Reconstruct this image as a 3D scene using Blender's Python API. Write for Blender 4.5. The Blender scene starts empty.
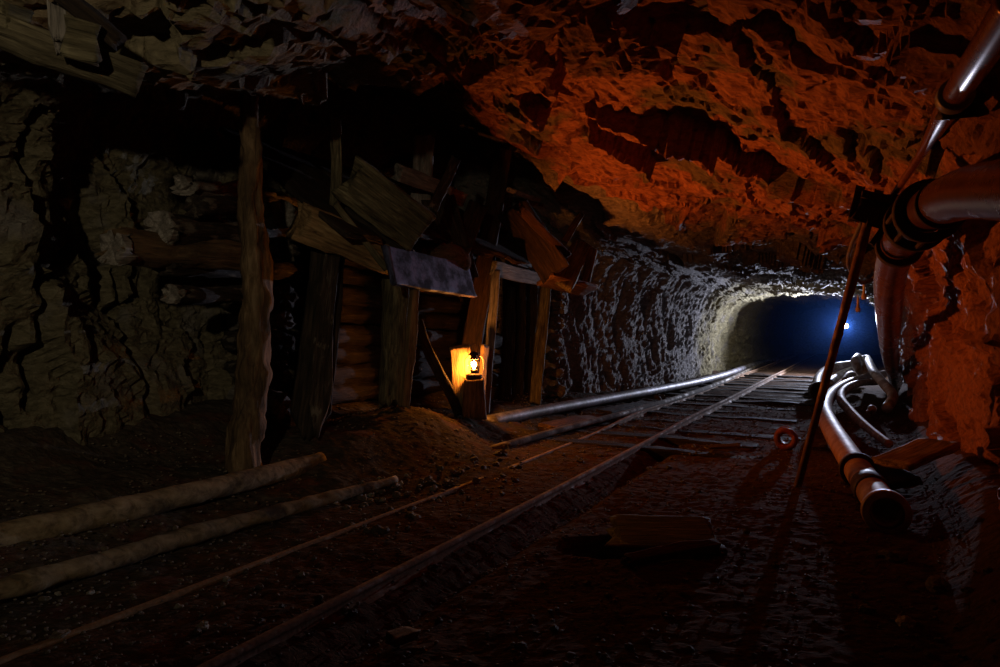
import bpy, bmesh, math, random
import numpy as np
from mathutils import Vector, Matrix

random.seed(7)
F = 24 / 36 * 1000.0            # focal length in pixels of the 1000 px frame
CX, HZ, EYE = 500.0, 327.0, 1.1
S = bpy.context.scene
C = S.collection

# ------------------------------------------------------------------ coordinates
# world: camera at (0,0,EYE) looking +Y.  tunnel: t along the drift, u across it (+ right)
TX, TY = 0.485, 0.874
def W(t, u, z=0.0):
    return Vector((TX * t + TY * u, TY * t - TX * u, z))
def tu(x, y):
    return TX * x + TY * y, TY * x - TX * y
def at(px, py, d):
    return Vector(((px - CX) / F * d, d, EYE - (py - HZ) / F * d))
def on_u(px, py, u):
    d = u / (TY * (px - CX) / F - TX)
    return at(px, py, d)
def on_z(px, py, z):
    return at(px, py, (EYE - z) * F / (py - HZ))

# ------------------------------------------------------------------ noise (numpy)
def hsh(ix, iy, iz, seed):
    h = (ix * 374761393 + iy * 668265263 + iz * 2147483647 + seed * 1274126177) & 0xFFFFFFFF
    h = ((h ^ (h >> 13)) * 1274126177) & 0xFFFFFFFF
    h = ((h ^ (h >> 16)) * 2246822519) & 0xFFFFFFFF
    h = h ^ (h >> 15)
    return (h & 0xFFFFFF) / float(0x1000000)
def vnoise(p, scale, seed=0):
    q = p / scale
    i = np.floor(q).astype(np.int64)
    f = q - i
    f = f * f * (3 - 2 * f)
    out = np.zeros(len(p))
    for dx in (0, 1):
        for dy in (0, 1):
            for dz in (0, 1):
                w = (f[:, 0] if dx else 1 - f[:, 0]) * (f[:, 1] if dy else 1 - f[:, 1]) * (f[:, 2] if dz else 1 - f[:, 2])
                out += w * hsh(i[:, 0] + dx, i[:, 1] + dy, i[:, 2] + dz, seed)
    return out * 2 - 1
def fbm(p, scale, octaves=4, seed=0, gain=0.5):
    a, out = 1.0, np.zeros(len(p))
    for o in range(octaves):
        out += a * vnoise(p, scale, seed + o * 17)
        scale *= 0.5
        a *= gain
    return out
def facet(p, scale, seed=0, tilt=1.0, step=0.5):
    """broken-rock relief: each cell is a tilted plane at its own height"""
    q = p / scale
    i = np.floor(q).astype(np.int64)
    best = np.full(len(p), 1e9)
    val = np.zeros(len(p))
    for dx in (-1, 0, 1):
        for dy in (-1, 0, 1):
            for dz in (-1, 0, 1):
                a, b, c = i[:, 0] + dx, i[:, 1] + dy, i[:, 2] + dz
                ox = a + hsh(a, b, c, seed) - q[:, 0]
                oy = b + hsh(a, b, c, seed + 1) - q[:, 1]
                oz = c + hsh(a, b, c, seed + 2) - q[:, 2]
                d = ox * ox + oy * oy + oz * oz
                nx = hsh(a, b, c, seed + 3) - .5
                ny = hsh(a, b, c, seed + 4) - .5
                nz = hsh(a, b, c, seed + 5) - .5
                v = tilt * 2 * (ox * nx + oy * ny + oz * nz) + step * (hsh(a, b, c, seed + 6) - .5)
                m = d < best
                best[m] = d[m]
                val[m] = v[m]
    return val * scale
def sstep(a, b, x):
    k = np.clip((x - a) / (b - a), 0, 1)
    return k * k * (3 - 2 * k)

# ------------------------------------------------------------------ materials
def new_mat(name):
    m = bpy.data.materials.new(name)
    m.use_nodes = True
    nt = m.node_tree
    return m, nt, nt.nodes['Principled BSDF']
def nd(nt, kind, **kw):
    n = nt.nodes.new(kind)
    for k, v in kw.items():
        if k.startswith('i_'):
            n.inputs[k[2:].replace('_', ' ')].default_value = v
        else:
            setattr(n, k, v)
    return n
def ramp(nt, fac, stops):
    r = nt.nodes.new('ShaderNodeValToRGB')
    e = r.color_ramp.elements
    while len(e) < len(stops):
        e.new(0.5)
    for el, (pos, col) in zip(e, stops):
        el.position = pos
        el.color = (*col, 1)
    nt.links.new(fac, r.inputs['Fac'])
    return r.outputs['Color']
def mixc(nt, fac, a, b, mode='MIX'):
    m = nt.nodes.new('ShaderNodeMix')
    m.data_type = 'RGBA'
    m.blend_type = mode
    for sock, v in ((m.inputs[0], fac), (m.inputs[6], a), (m.inputs[7], b)):
        if isinstance(v, (float, int)):
            sock.default_value = v
        elif isinstance(v, tuple):
            sock.default_value = (*v, 1)
        else:
            nt.links.new(v, sock)
    return m.outputs[2]
def coords(nt, scale=(1, 1, 1), rot=(0, 0, 0)):
    tc = nt.nodes.new('ShaderNodeTexCoord')
    mp = nt.nodes.new('ShaderNodeMapping')
    mp.inputs['Scale'].default_value = scale
    mp.inputs['Rotation'].default_value = rot
    nt.links.new(tc.outputs['Object'], mp.inputs['Vector'])
    return mp.outputs['Vector']
def noise(nt, vec, scale, detail=6, rough=.6, dist=0.0):
    n = nt.nodes.new('ShaderNodeTexNoise')
    n.inputs['Scale'].default_value = scale
    n.inputs['Detail'].default_value = detail
    n.inputs['Roughness'].default_value = rough
    n.inputs['Distortion'].default_value = dist
    nt.links.new(vec, n.inputs['Vector'])
    return n.outputs['Fac']
def bump(nt, bsdf, heights):
    prev = None
    for h, strength, dist in heights:
        b = nt.nodes.new('ShaderNodeBump')
        b.inputs['Strength'].default_value = strength
        b.inputs['Distance'].default_value = dist
        nt.links.new(h, b.inputs['Height'])
        if prev is not None:
            nt.links.new(prev, b.inputs['Normal'])
        prev = b.outputs['Normal']
    nt.links.new(prev, bsdf.inputs['Normal'])

def rock_mat(name, dark, mid, light, vein, vein_amt=.5, rough=.75, spec=.3, bumpd=.03, scale=1.0, patch=None, patch_pos=(.5, .56), far=None, near=None, mouth=None, axis=(TX, TY, 0)):
    m, nt, b = new_mat(name)
    v = coords(nt, (1, 1, 1))
    vs = coords(nt, (1.0, 2.2, 2.6), (.5, .35, .6))
    n1 = noise(nt, v, 1.6 * scale, 8, .62)
    n2 = noise(nt, vs, 9 * scale, 9, .7, .6)
    n3 = noise(nt, v, 38 * scale, 6, .7)
    col = ramp(nt, n2, [(.3, dark), (.5, mid), (.72, light)])
    if patch:
        pf = ramp(nt, n1, [(patch_pos[0], (0, 0, 0)), (patch_pos[1], (1, 1, 1))])
        pc = ramp(nt, n2, [(.3, tuple(c * .45 for c in patch)), (.6, patch), (.75, tuple(min(1, c * 1.4) for c in patch))])
        col = mixc(nt, pf, col, pc)
    if near:
        tc = nt.nodes.new('ShaderNodeTexCoord')
        dot = nd(nt, 'ShaderNodeVectorMath', operation='DOT_PRODUCT')
        dot.inputs[1].default_value = (TY + .5 * TX, -TX + .5 * TY, 0)
        nt.links.new(tc.outputs['Object'], dot.inputs[0])
        wob = nd(nt, 'ShaderNodeMath', operation='MULTIPLY_ADD')
        nt.links.new(n1, wob.inputs[0]); wob.inputs[1].default_value = 2.4
        nt.links.new(dot.outputs['Value'], wob.inputs[2])
        mr = nd(nt, 'ShaderNodeMapRange')
        mr.inputs['From Min'].default_value = .45; mr.inputs['From Max'].default_value = -.1
        nt.links.new(wob.outputs[0], mr.inputs['Value'])
        nc = ramp(nt, n2, [(.3, tuple(c * .4 for c in near)), (.5, near), (.75, tuple(c * 1.5 for c in near))])
        col = mixc(nt, mr.outputs[0], col, nc)
    if far:                                                        # second tone along the axis, with light and shade put into its colour
        f_a, f_b, f0, f1 = far
        tc = nt.nodes.new('ShaderNodeTexCoord')
        dot = nd(nt, 'ShaderNodeVectorMath', operation='DOT_PRODUCT')
        dot.inputs[1].default_value = axis
        nt.links.new(tc.outputs['Object'], dot.inputs[0])
        wob = nd(nt, 'ShaderNodeMath', operation='MULTIPLY_ADD')
        nt.links.new(n1, wob.inputs[0]); wob.inputs[1].default_value = 3.0
        nt.links.new(dot.outputs['Value'], wob.inputs[2])
        mr = nd(nt, 'ShaderNodeMapRange')
        mr.inputs['From Min'].default_value = f0; mr.inputs['From Max'].default_value = f1
        nt.links.new(wob.outputs[0], mr.inputs['Value'])
        fc = ramp(nt, n2, [(.3, tuple(c * .5 for c in f_a)), (.5, f_a), (.7, f_b)])
        col = mixc(nt, mr.outputs[0], col, fc)
        if mouth:                                                  # yellowish rock round the mouth of the far tunnel
            m2 = nd(nt, 'ShaderNodeMapRange')
            m2.inputs['From Min'].default_value = 15.6; m2.inputs['From Max'].default_value = 16.6
            nt.links.new(wob.outputs[0], m2.inputs['Value'])
            col = mixc(nt, m2.outputs[0], col, ramp(nt, n2, [(.3, tuple(c * .5 for c in mouth)), (.6, mouth)]))
    wv = nd(nt, 'ShaderNodeTexVoronoi', feature='DISTANCE_TO_EDGE')
    wv.inputs['Scale'].default_value = 3.2 * scale
    dv = nd(nt, 'ShaderNodeVectorMath', operation='MULTIPLY_ADD')
    cc = nt.nodes.new('ShaderNodeTexNoise'); cc.inputs['Scale'].default_value = 3; cc.inputs['Detail'].default_value = 5
    nt.links.new(vs, cc.inputs['Vector'])
    nt.links.new(cc.outputs['Color'], dv.inputs[0]); dv.inputs[1].default_value = (.9, .9, .9)
    nt.links.new(vs, dv.inputs[2])
    nt.links.new(dv.outputs[0], wv.inputs['Vector'])
    crack = ramp(nt, wv.outputs['Distance'], [(0.0, (0, 0, 0)), (.07, (1, 1, 1))])
    vf = ramp(nt, noise(nt, v, 2.6 * scale, 5, .6), [(.52, (0, 0, 0)), (.66, (vein_amt,) * 3)])
    col = mixc(nt, vf, col, vein)
    nt.links.new(col, b.inputs['Base Color'])
    b.inputs['Roughness'].default_value = rough
    b.inputs['Specular IOR Level'].default_value = spec
    bump(nt, b, [(crack, .5, bumpd), (n2, .9, bumpd * 1.6), (n3, .7, bumpd * .5)])
    return m

def wood_mat(name, dark, mid, light, rough=.8, grain=1.0, knots=True, blotch=None):
    m, nt, b = new_mat(name)
    v = coords(nt, (18 * grain, 18 * grain, 1.6))
    v2 = coords(nt, (5, 5, 2))
    n1 = noise(nt, v, 2.2, 8, .65, .8)
    n2 = noise(nt, v2, 1.4, 6, .6)
    col = ramp(nt, n1, [(.32, dark), (.52, mid), (.72, light)])
    sh = ramp(nt, n2, [(.35, (.45, .45, .45)), (.65, (1, 1, 1))])
    col = mixc(nt, 1.0, col, sh, 'MULTIPLY')
    if blotch:
        bf = ramp(nt, noise(nt, v2, 2.4, 4, .6), [(.55, (0, 0, 0)), (.63, (.9, .9, .9))])
        col = mixc(nt, bf, col, blotch)
    nt.links.new(col, b.inputs['Base Color'])
    b.inputs['Roughness'].default_value = rough
    b.inputs['Specular IOR Level'].default_value = .25
    bump(nt, b, [(n1, .9, .02), (noise(nt, v, 8, 4, .6), .5, .006)])
    return m

def metal_mat(name, base, rust, amt=.5, rough=.4, metallic=.7, scale=6.0, bd=.006):
    m, nt, b = new_mat(name)
    v = coords(nt)
    n1 = noise(nt, v, scale, 8, .65)
    n2 = noise(nt, v, scale * 7, 5, .6)
    f = ramp(nt, n1, [(.5 - amt * .3, (0, 0, 0)), (.62 - amt * .2, (1, 1, 1))])
    col = mixc(nt, f, base, ramp(nt, n2, [(.3, tuple(c * .5 for c in rust)), (.7, rust)]))
    nt.links.new(col, b.inputs['Base Color'])
    rr = nd(nt, 'ShaderNodeMapRange')
    nt.links.new(f, rr.inputs['Value'])
    rr.inputs['To Min'].default_value = rough
    rr.inputs['To Max'].default_value = min(1, rough + (.4 if bd else .04))
    nt.links.new(rr.outputs[0], b.inputs['Roughness'])
    b.inputs['Metallic'].default_value = metallic
    if bd:
        bump(nt, b, [(n1, .4, bd * 2), (n2, .5, bd)])
    return m

M = {}
M['wall_left'] = rock_mat('olive_brown_rock', (.05, .042, .026), (.15, .125, .078), (.27, .23, .15), (.22, .2, .21), .5, rough=.95, spec=.12, 
                          far=((.24, .225, .215), (.42, .4, .38), 7.8, 9.2), mouth=(.3, .26, .15))  # far stretch paler, lamp light partly put into the rock colour
M['ceiling'] = rock_mat('rusty_roof_rock', (.08, .026, .012), (.3, .12, .06), (.48, .22, .12), (.2, .1, .06), .3,
                        patch=(.17, .14, .085), patch_pos=(.53, .6), far=((.09, .085, .08), (.24, .23, .21), 9.0, 10.3), mouth=(.3, .26, .15), near=(.2, .16, .095), spec=.25)  # roof past the lantern greyer and darker, carrying some of the shade
M['wall_right'] = rock_mat('red_iron_rock', (.1, .03, .015), (.34, .13, .06), (.46, .2, .1), (.2, .08, .05), .4,
                           far=((.12, .11, .11), (.32, .3, .3), 12.5, 14.5), spec=.35)
M['floor'] = rock_mat('trampled_dirt', (.025, .016, .01), (.09, .055, .034), (.15, .085, .052), (.1, .03, .018), .5, rough=1.0, spec=.02, bumpd=.006, scale=1.4,
                      far=((.05, .04, .03), (.1, .082, .062), -.7, -1.3), axis=(TY, -TX, 0))  # greyer dirt on the left, also darkened for shade on the mound
M['stone'] = rock_mat('loose_stone', (.06, .045, .03), (.14, .11, .08), (.3, .26, .21), (.2, .16, .14), .3, bumpd=.006, scale=5)
M['pale_stone'] = rock_mat('pale_stone', (.2, .18, .14), (.4, .36, .3), (.6, .56, .5), (.4, .38, .34), .3, bumpd=.006, scale=5)
M['bark'] = wood_mat('bark_post', (.04, .024, .012), (.14, .085, .042), (.27, .18, .1), grain=.6)
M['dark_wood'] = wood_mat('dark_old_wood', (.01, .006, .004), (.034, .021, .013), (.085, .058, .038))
M['log_wood'] = wood_mat('weathered_log', (.012, .008, .005), (.042, .027, .018), (.13, .105, .085), blotch=(.15, .125, .1))
M['olive_wood'] = wood_mat('olive_board', (.03, .024, .012), (.15, .12, .065), (.32, .27, .16))  # olive tones along the grain
M['brown_wood'] = wood_mat('brown_board', (.05, .024, .01), (.17, .085, .035), (.3, .16, .07))
M['post_wood'] = wood_mat('dark_brown_post', (.015, .008, .004), (.045, .021, .01), (.09, .045, .02))
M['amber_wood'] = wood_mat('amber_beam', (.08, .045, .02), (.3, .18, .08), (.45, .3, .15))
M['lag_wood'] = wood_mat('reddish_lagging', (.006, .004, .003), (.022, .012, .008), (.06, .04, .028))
M['roof_wood'] = wood_mat('grey_olive_beam', (.03, .022, .012), (.12, .095, .055), (.22, .18, .11))
M['lit_wood'] = wood_mat('lantern_lit_board', (.25, .15, .06), (.42, .27, .12), (.5, .36, .18))  # bright yellow stands in for lantern light on the boards
M['pale_wood'] = wood_mat('bleached_wood', (.1, .085, .07), (.26, .22, .19), (.42, .38, .34))
M['plate'] = metal_mat('blue_grey_plate', (.09, .095, .19), (.035, .035, .065), .35, .55, .35, 5)
def pole_mat():
    m, nt, b = new_mat('muddy_pole')
    v = coords(nt, (1.5, 6, 6), (0, 0, .75))
    n1 = noise(nt, v, 3, 8, .65, .5)
    n2 = noise(nt, coords(nt), 3.5, 5, .6)
    col = ramp(nt, n1, [(.3, (.05, .034, .02)), (.52, (.2, .15, .095)), (.72, (.3, .24, .16))])
    col = mixc(nt, ramp(nt, n2, [(.5, (0, 0, 0)), (.6, (.85, .85, .85))]), col, (.04, .03, .022))
    nt.links.new(col, b.inputs['Base Color'])
    b.inputs['Roughness'].default_value = .9
    b.inputs['Specular IOR Level'].default_value = .15
    bump(nt, b, [(n1, .7, .01)])
    return m
M['pole_wood'] = pole_mat()
M['pipe'] = metal_mat('grey_pipe', (.3, .3, .36), (.17, .15, .14), .35, .5, .3, 4, 0)
M['mud_pipe'] = metal_mat('muddy_pipe', (.24, .19, .13), (.09, .065, .04), .5, .55, .1, 3)
M['rail'] = metal_mat('rusty_rail', (.32, .22, .15), (.3, .17, .09), .6, .6, .1, 8, .003)
M['rust_pipe'] = metal_mat('rust_pipe', (.3, .14, .085), (.24, .09, .045), .45, .24, .35, 4, 0)
M['shaded_rust_pipe'] = metal_mat('shaded_rust_pipe', (.2, .1, .065), (.2, .085, .045), .45, .25, .4, 4, 0)  # darker copy of the rust, the pipe's shade put into its colour
M['black_iron'] = metal_mat('black_iron', (.025, .02, .018), (.05, .025, .015), .4, .45, .5, 8)
M['hose'] = metal_mat('dusty_hose', (.62, .6, .6), (.4, .32, .26), .3, .55, .0, 5, 0)
M['hose_rust'] = metal_mat('dusty_orange_hose', (.42, .27, .2), (.3, .14, .07), .4, .52, .05, 4, 0)
M['dark_hose'] = metal_mat('dark_hose', (.05, .045, .04), (.08, .06, .045), .4, .45, .0, 5, .004)
M['pole'] = metal_mat('rusty_rod', (.2, .1, .05), (.14, .06, .03), .5, .5, .2, 7)
M['flange'] = metal_mat('red_flange', (.3, .06, .04), (.2, .07, .04), .4, .5, .3, 8)
def emit_mat(name, col, strength):
    m, nt, b = new_mat(name)
    b.inputs['Base Color'].default_value = (*col, 1)
    b.inputs['Emission Color'].default_value = (*col, 1)
    b.inputs['Emission Strength'].default_value = strength
    return m
M['flame'] = emit_mat('flame', (1, .62, .2), 90)
M['lens'] = emit_mat('lamp_lens', (.75, .88, 1.0), 160)
def glass_mat():
    m, nt, b = new_mat('lantern_glass')
    tr = nt.nodes.new('ShaderNodeBsdfTransparent'); tr.inputs[0].default_value = (1, .9, .75, 1)
    gl = nt.nodes.new('ShaderNodeBsdfGlossy'); gl.inputs['Roughness'].default_value = .1
    mx = nt.nodes.new('ShaderNodeMixShader'); mx.inputs[0].default_value = .08
    nt.links.new(tr.outputs[0], mx.inputs[1]); nt.links.new(gl.outputs[0], mx.inputs[2])
    nt.links.new(mx.outputs[0], nt.nodes['Material Output'].inputs['Surface'])
    return m
M['glass'] = glass_mat()

# ------------------------------------------------------------------ object helpers
def link(o):
    C.objects.link(o)
    return o
def tag(o, label, cat, group=None, kind=None):
    if label: o['label'] = label
    if cat: o['category'] = cat
    if group: o['group'] = group
    if kind: o['kind'] = kind
    return o
def mesh_obj(name, verts, faces, mat, parent=None, smooth=True, matrix=None):
    me = bpy.data.meshes.new(name)
    me.from_pydata([tuple(v) for v in verts], [], faces)
    if smooth:
        me.polygons.foreach_set('use_smooth', [True] * len(me.polygons))
    me.materials.append(mat)
    me.update()
    o = link(bpy.data.objects.new(name, me))
    if parent is not None:
        o.parent = parent
    if matrix is not None:
        if parent is not None:
            o.matrix_local = parent.matrix_world.inverted() @ matrix
        else:
            o.matrix_world = matrix
    return o
def empty(name, loc, label, cat, group=None):
    o = link(bpy.data.objects.new(name, None))
    o.empty_display_size = .1
    o.matrix_world = Matrix.Translation(loc)
    return tag(o, label, cat, group)
def struct(o):
    o['kind'] = 'structure'
    return o
def grid_faces(nr, nc, wrap=False):
    r = np.arange(nr - 1)[:, None]
    c = np.arange(nc if wrap else nc - 1)[None, :]
    a = r * nc + c
    b = r * nc + (c + 1) % nc
    return np.stack([a, b, b + nc, a + nc], -1).reshape(-1, 4)
def np_mesh(name, V, faces, mat):
    me = bpy.data.meshes.new(name)
    me.vertices.add(len(V))
    me.vertices.foreach_set('co', V.astype(np.float32).ravel())
    nf = len(faces)
    me.loops.add(nf * 4)
    me.loops.foreach_set('vertex_index', faces.astype(np.int32).ravel())
    me.polygons.add(nf)
    me.polygons.foreach_set('loop_start', np.arange(nf, dtype=np.int32) * 4)
    me.polygons.foreach_set('use_smooth', np.zeros(nf, dtype=bool))
    me.update(calc_edges=True)
    me.materials.append(mat)
    return link(bpy.data.objects.new(name, me))

# ------------------------------------------------------------------ cave shell
PROF = [
 (-3.0, [(-4.2,-.5),(-4.3,.5),(-4.3,1.3),(-4.2,1.9),(-3.9,2.35),(-3.2,2.55),(-1.8,2.65),(-.4,2.5),(.45,2.05),(.62,1.1),(.68,-.5)]),
 ( 1.2, [(-4.3,-.5),(-4.35,.5),(-4.35,1.3),(-4.3,1.9),(-4.0,2.35),(-3.4,2.45),(-2.0,2.6),(-.5,2.5),(.4,2.05),(.6,1.1),(.68,-.5)]),
 ( 2.2, [(-4.3,-.5),(-4.35,.5),(-4.5,1.3),(-4.5,1.9),(-4.25,2.4),(-3.6,2.5),(-2.0,2.62),(-.5,2.5),(.4,2.05),(.6,1.1),(.66,-.5)]),
 ( 2.6, [(-4.35,-.5),(-4.4,.5),(-4.7,1.3),(-4.85,2.0),(-4.55,2.85),(-3.6,2.56),(-2.0,2.66),(-.5,2.5),(.4,2.05),(.58,1.1),(.64,-.5)]),
 ( 2.95,[(-4.5,-.5),(-4.6,.5),(-5.0,1.3),(-5.1,2.2),(-4.7,3.45),(-3.45,2.65),(-2.0,2.7),(-.5,2.5),(.4,2.05),(.58,1.1),(.64,-.5)]),
 ( 4.4, [(-4.9,-.5),(-4.95,.5),(-5.0,1.3),(-5.1,2.3),(-4.7,3.9),(-3.0,3.08),(-1.9,2.8),(-.5,2.5),(.4,2.0),(.58,1.1),(.62,-.5)]),
 ( 4.9, [(-4.9,-.5),(-4.95,.5),(-5.0,1.3),(-5.1,2.3),(-4.7,3.9),(-2.9,2.9),(-1.9,2.72),(-.5,2.45),(.4,2.0),(.56,1.1),(.62,-.5)]),
 ( 5.8, [(-4.9,-.5),(-4.95,.5),(-5.0,1.3),(-5.1,2.3),(-4.6,3.8),(-2.8,2.84),(-1.8,2.62),(-.5,2.4),(.38,1.95),(.56,1.1),(.62,-.5)]),
 ( 6.7, [(-4.7,-.5),(-4.75,.5),(-4.8,1.3),(-4.8,2.2),(-4.3,3.4),(-2.65,2.66),(-1.7,2.5),(-.5,2.35),(.36,1.9),(.55,1.1),(.52,-.5)]),
 ( 7.3, [(-4.3,-.5),(-4.25,.5),(-4.25,1.3),(-4.15,2.1),(-3.7,2.75),(-2.3,2.5),(-1.6,2.42),(-.5,2.3),(.34,1.85),(.53,1.1),(.46,-.5)]),
 ( 8.6, [(-4.0,-.5),(-3.95,.5),(-3.9,1.2),(-3.75,1.8),(-3.3,2.25),(-2.1,2.3),(-1.4,2.26),(-.5,2.15),(.32,1.8),(.5,1.1),(.46,-.5)]),
 (10.5, [(-3.7,-.5),(-3.65,.4),(-3.6,1.1),(-3.45,1.7),(-3.0,2.1),(-2.0,2.2),(-1.2,2.2),(-.4,2.08),(.3,1.7),(.5,1.0),(.52,-.5)]),
 (13.3, [(-3.35,-.5),(-3.3,.4),(-3.25,1.0),(-3.15,1.6),(-2.8,1.98),(-2.0,2.1),(-1.2,2.12),(-.4,2.02),(.25,1.65),(.45,1.0),(.48,-.5)]),
 (14.7, [(-3.3,-.5),(-3.25,.4),(-3.2,1.0),(-3.08,1.55),(-2.75,1.9),(-1.9,2.04),(-1.2,2.07),(-.4,1.98),(.2,1.6),(.42,1.0),(.45,-.5)]),
 (15.6, [(-3.25,-.5),(-3.2,.4),(-3.15,1.0),(-3.0,1.52),(-2.65,1.82),(-1.8,1.95),(-1.1,1.99),(-.35,1.85),(.2,1.55),(.42,1.0),(.45,-.5)]),
 (16.6, [(-3.3,-.5),(-3.3,.4),(-3.25,1.0),(-3.05,1.5),(-2.6,1.8),(-1.8,1.9),(-1.1,1.94),(-.35,1.88),(.25,1.6),(.45,1.0),(.48,-.5)]),
 (20.0, [(-3.0,-.5),(-3.0,.4),(-2.95,1.0),(-2.8,1.5),(-2.4,1.8),(-1.7,1.9),(-1.0,1.94),(-.3,1.88),(.3,1.6),(.5,1.0),(.5,-.5)]),
 (30.0, [(-2.8,-.5),(-2.8,.4),(-2.75,1.0),(-2.6,1.5),(-2.2,1.8),(-1.5,1.9),(-.8,1.94),(-.1,1.88),(.5,1.6),(.7,1.0),(.7,-.5)]),
]
def crspline(K, X, xs):
    """monotone-ish cubic interpolation of K (n, m) at knots X"""
    n = len(X)
    D = np.zeros_like(K)
    s = (K[1:] - K[:-1]) / (X[1:] - X[:-1])[:, None]
    D[0], D[-1] = s[0], s[-1]
    same = (s[1:] * s[:-1]) > 0
    D[1:-1] = np.where(same, 2 * s[1:] * s[:-1] / np.where(np.abs(s[1:] + s[:-1]) < 1e-9, 1, s[1:] + s[:-1]), 0)
    j = np.clip(np.searchsorted(X, xs, side='right') - 1, 0, n - 2)
    h = (X[j + 1] - X[j])[:, None]
    f = ((xs - X[j])[:, None]) / h
    return ((1 + 2 * f) * (1 - f) ** 2 * K[j] + f * (1 - f) ** 2 * h * D[j] + f * f * (3 - 2 * f) * K[j + 1] + f * f * (f - 1) * h * D[j + 1])

CRACKS = [[(28, 50), (35, 99), (36, 155), (43, 185), (38, 215), (29, 268), (40, 304), (50, 345), (42, 400)],
          [(80, 90), (78, 130), (92, 165), (108, 205), (101, 245), (58, 272), (35, 280)],
          [(162, 270), (164, 317), (155, 371), (157, 440)], [(18, 330), (10, 380), (20, 440)], [(110, 120), (125, 170), (112, 210)]]
CRACKS_RIGHT = [[(972, 215), (971, 280), (980, 340), (979, 367), (976, 414), (976, 457), (958, 520)]]
def build_shell():
    ts = np.concatenate([np.arange(-3, -.2, .08), np.arange(-.2, 9.0, .027), np.arange(9.0, 17.0, .045), np.arange(17.0, 30.01, .2)])
    X = np.array([p[0] for p in PROF])
    K = np.array([p[1] for p in PROF]).reshape(len(PROF), -1)
    R = crspline(K, X, ts).reshape(len(ts), 11, 2)
    per = [46, 34, 28, 46, 60, 50, 50, 40, 36, 50]                 # samples per segment
    ss = np.concatenate([np.linspace(i, i + 1, n, endpoint=False) for i, n in enumerate(per)] + [[10.0]])
    kx = np.arange(11.0)
    U = np.stack([crspline(np.ascontiguousarray(R[r]), kx, ss) for r in range(len(ts))])   # (nt, ns, 2)
    nt_, ns_ = U.shape[:2]
    P = np.zeros((nt_, ns_, 3))
    P[..., 0] = TX * ts[:, None] + TY * U[..., 0]
    P[..., 1] = TY * ts[:, None] - TX * U[..., 0]
    P[..., 2] = U[..., 1]
    du = np.gradient(P, axis=1); dt = np.gradient(P, axis=0)
    N = np.cross(du, dt)
    N /= np.linalg.norm(N, axis=2, keepdims=True) + 1e-9
    mid = np.stack([TX * ts - TY * 1.6, TY * ts + TX * 1.6, ts * 0 + 1.2], 1)[:, None, :]
    if np.mean(np.sum(N * (mid - P), axis=2)) < 0:
        N = -N
    p = P.reshape(-1, 3)
    # bedding frame: dips across the drift, long along it
    a = np.array([TX, TY, .25]); a /= np.linalg.norm(a)
    c = np.array([.35, -.3, .9]); c -= a * a.dot(c); c /= np.linalg.norm(c)
    b = np.cross(c, a)
    tt = np.repeat(ts, ns_)
    sp = np.tile(ss, nt_)
    q = np.stack([p @ a * .55, p @ b * .9, p @ c * 1.5], 1)
    wl = np.maximum(1 - sstep(3.8, 4.4, sp), (1 - sstep(5.6, 6.2, sp)) * (1 - sstep(3.2, 4.2, tt)))[:, None]
    q = q * (1 - wl) + wl * p * np.array([.9, .9, .75])
    q = q + .12 * np.stack([fbm(p, .8, 3, 5), fbm(p, .8, 3, 6), fbm(p, .8, 3, 7)], 1)
    wall_far = sstep(7.0, 8.5, tt) * (1 - sstep(3.2, 4.5, sp))
    tunnel = sstep(12.5, 14.5, tt)
    big = .34 * facet(q, .75, 11, 1.1, .35)
    medium = .36 * facet(q, .27, 31, .85, .3)
    small = .4 * facet(q, .1, 51, .8, .3)
    rough = .05 * fbm(p, .5, 5, 71) + .016 * fbm(q, .07, 2, 77)
    roof = sstep(4.6, 5.3, sp)
    roof = roof * sstep(2.8, 4.0, tt)
    medium = medium * (1 - .4 * roof); small = small * (1 - .3 * roof)
    big = big * (1 - .35 * wl[:, 0]); medium = medium * (1 - .3 * wl[:, 0])
    amp = 1 - .4 * tunnel
    amp = amp * (1 - .6 * sstep(3.8, 4.1, sp) * (1 - sstep(4.75, 4.95, sp)))
    near_right = sstep(7.2, 8.6, sp) * (1 - tunnel)
    D = amp * (big * (1 - .45 * near_right) + medium * (1 - .35 * near_right) + small * (1 + .5 * tunnel)) + rough
    # ragged near-vertical flutes on the lamp-lit left wall
    fl = np.stack([tt * 1.0 + p[:, 2] * .35, p[:, 2] * .28, p[:, 2] * 0], 1)
    flute = .05 * fbm(fl, .22, 4, 91, .55) + .03 * np.abs(fbm(fl, .07, 2, 97))
    D = D * (1 - .7 * wall_far) + wall_far * flute
    for line, uu, right in [(l, -4.4, False) for l in CRACKS] + [(l, .55, True) for l in CRACKS_RIGHT]:
        pts = [on_u(px, py, uu) for px, py in line]
        tz = np.array([[TX * v.x + TY * v.y, v.z] for v in pts])
        dmin = np.full(len(p), 9.0)
        w_ = np.stack([tt + .03 * fbm(p, .25, 3, 401), p[:, 2] + .03 * fbm(p, .25, 3, 402)], 1)
        for k in range(len(tz) - 1):
            e = tz[k + 1] - tz[k]
            h = np.clip(((w_ - tz[k]) @ e) / (e @ e), 0, 1)
            dmin = np.minimum(dmin, np.linalg.norm(w_ - tz[k] - h[:, None] * e, axis=1))
        D -= .15 * np.exp(-(dmin / (.06 if right else .035)) ** 2) * ((sp > 8) if right else (sp < 4))
    D += .05 * sstep(14.4, 14.9, tt) * (1 - sstep(15.6, 16.2, tt)) * fbm(p, .3, 3, 99)
    V = (P + N * D.reshape(nt_, ns_, 1))
    def cut(s0, s1, name, mat):
        i0, i1 = np.searchsorted(ss, s0), np.searchsorted(ss, s1)
        sub = V[:, i0:i1 + 1].reshape(-1, 3)
        f = grid_faces(nt_, i1 + 1 - i0)
        return struct(np_mesh(name, sub, f, mat))
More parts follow.
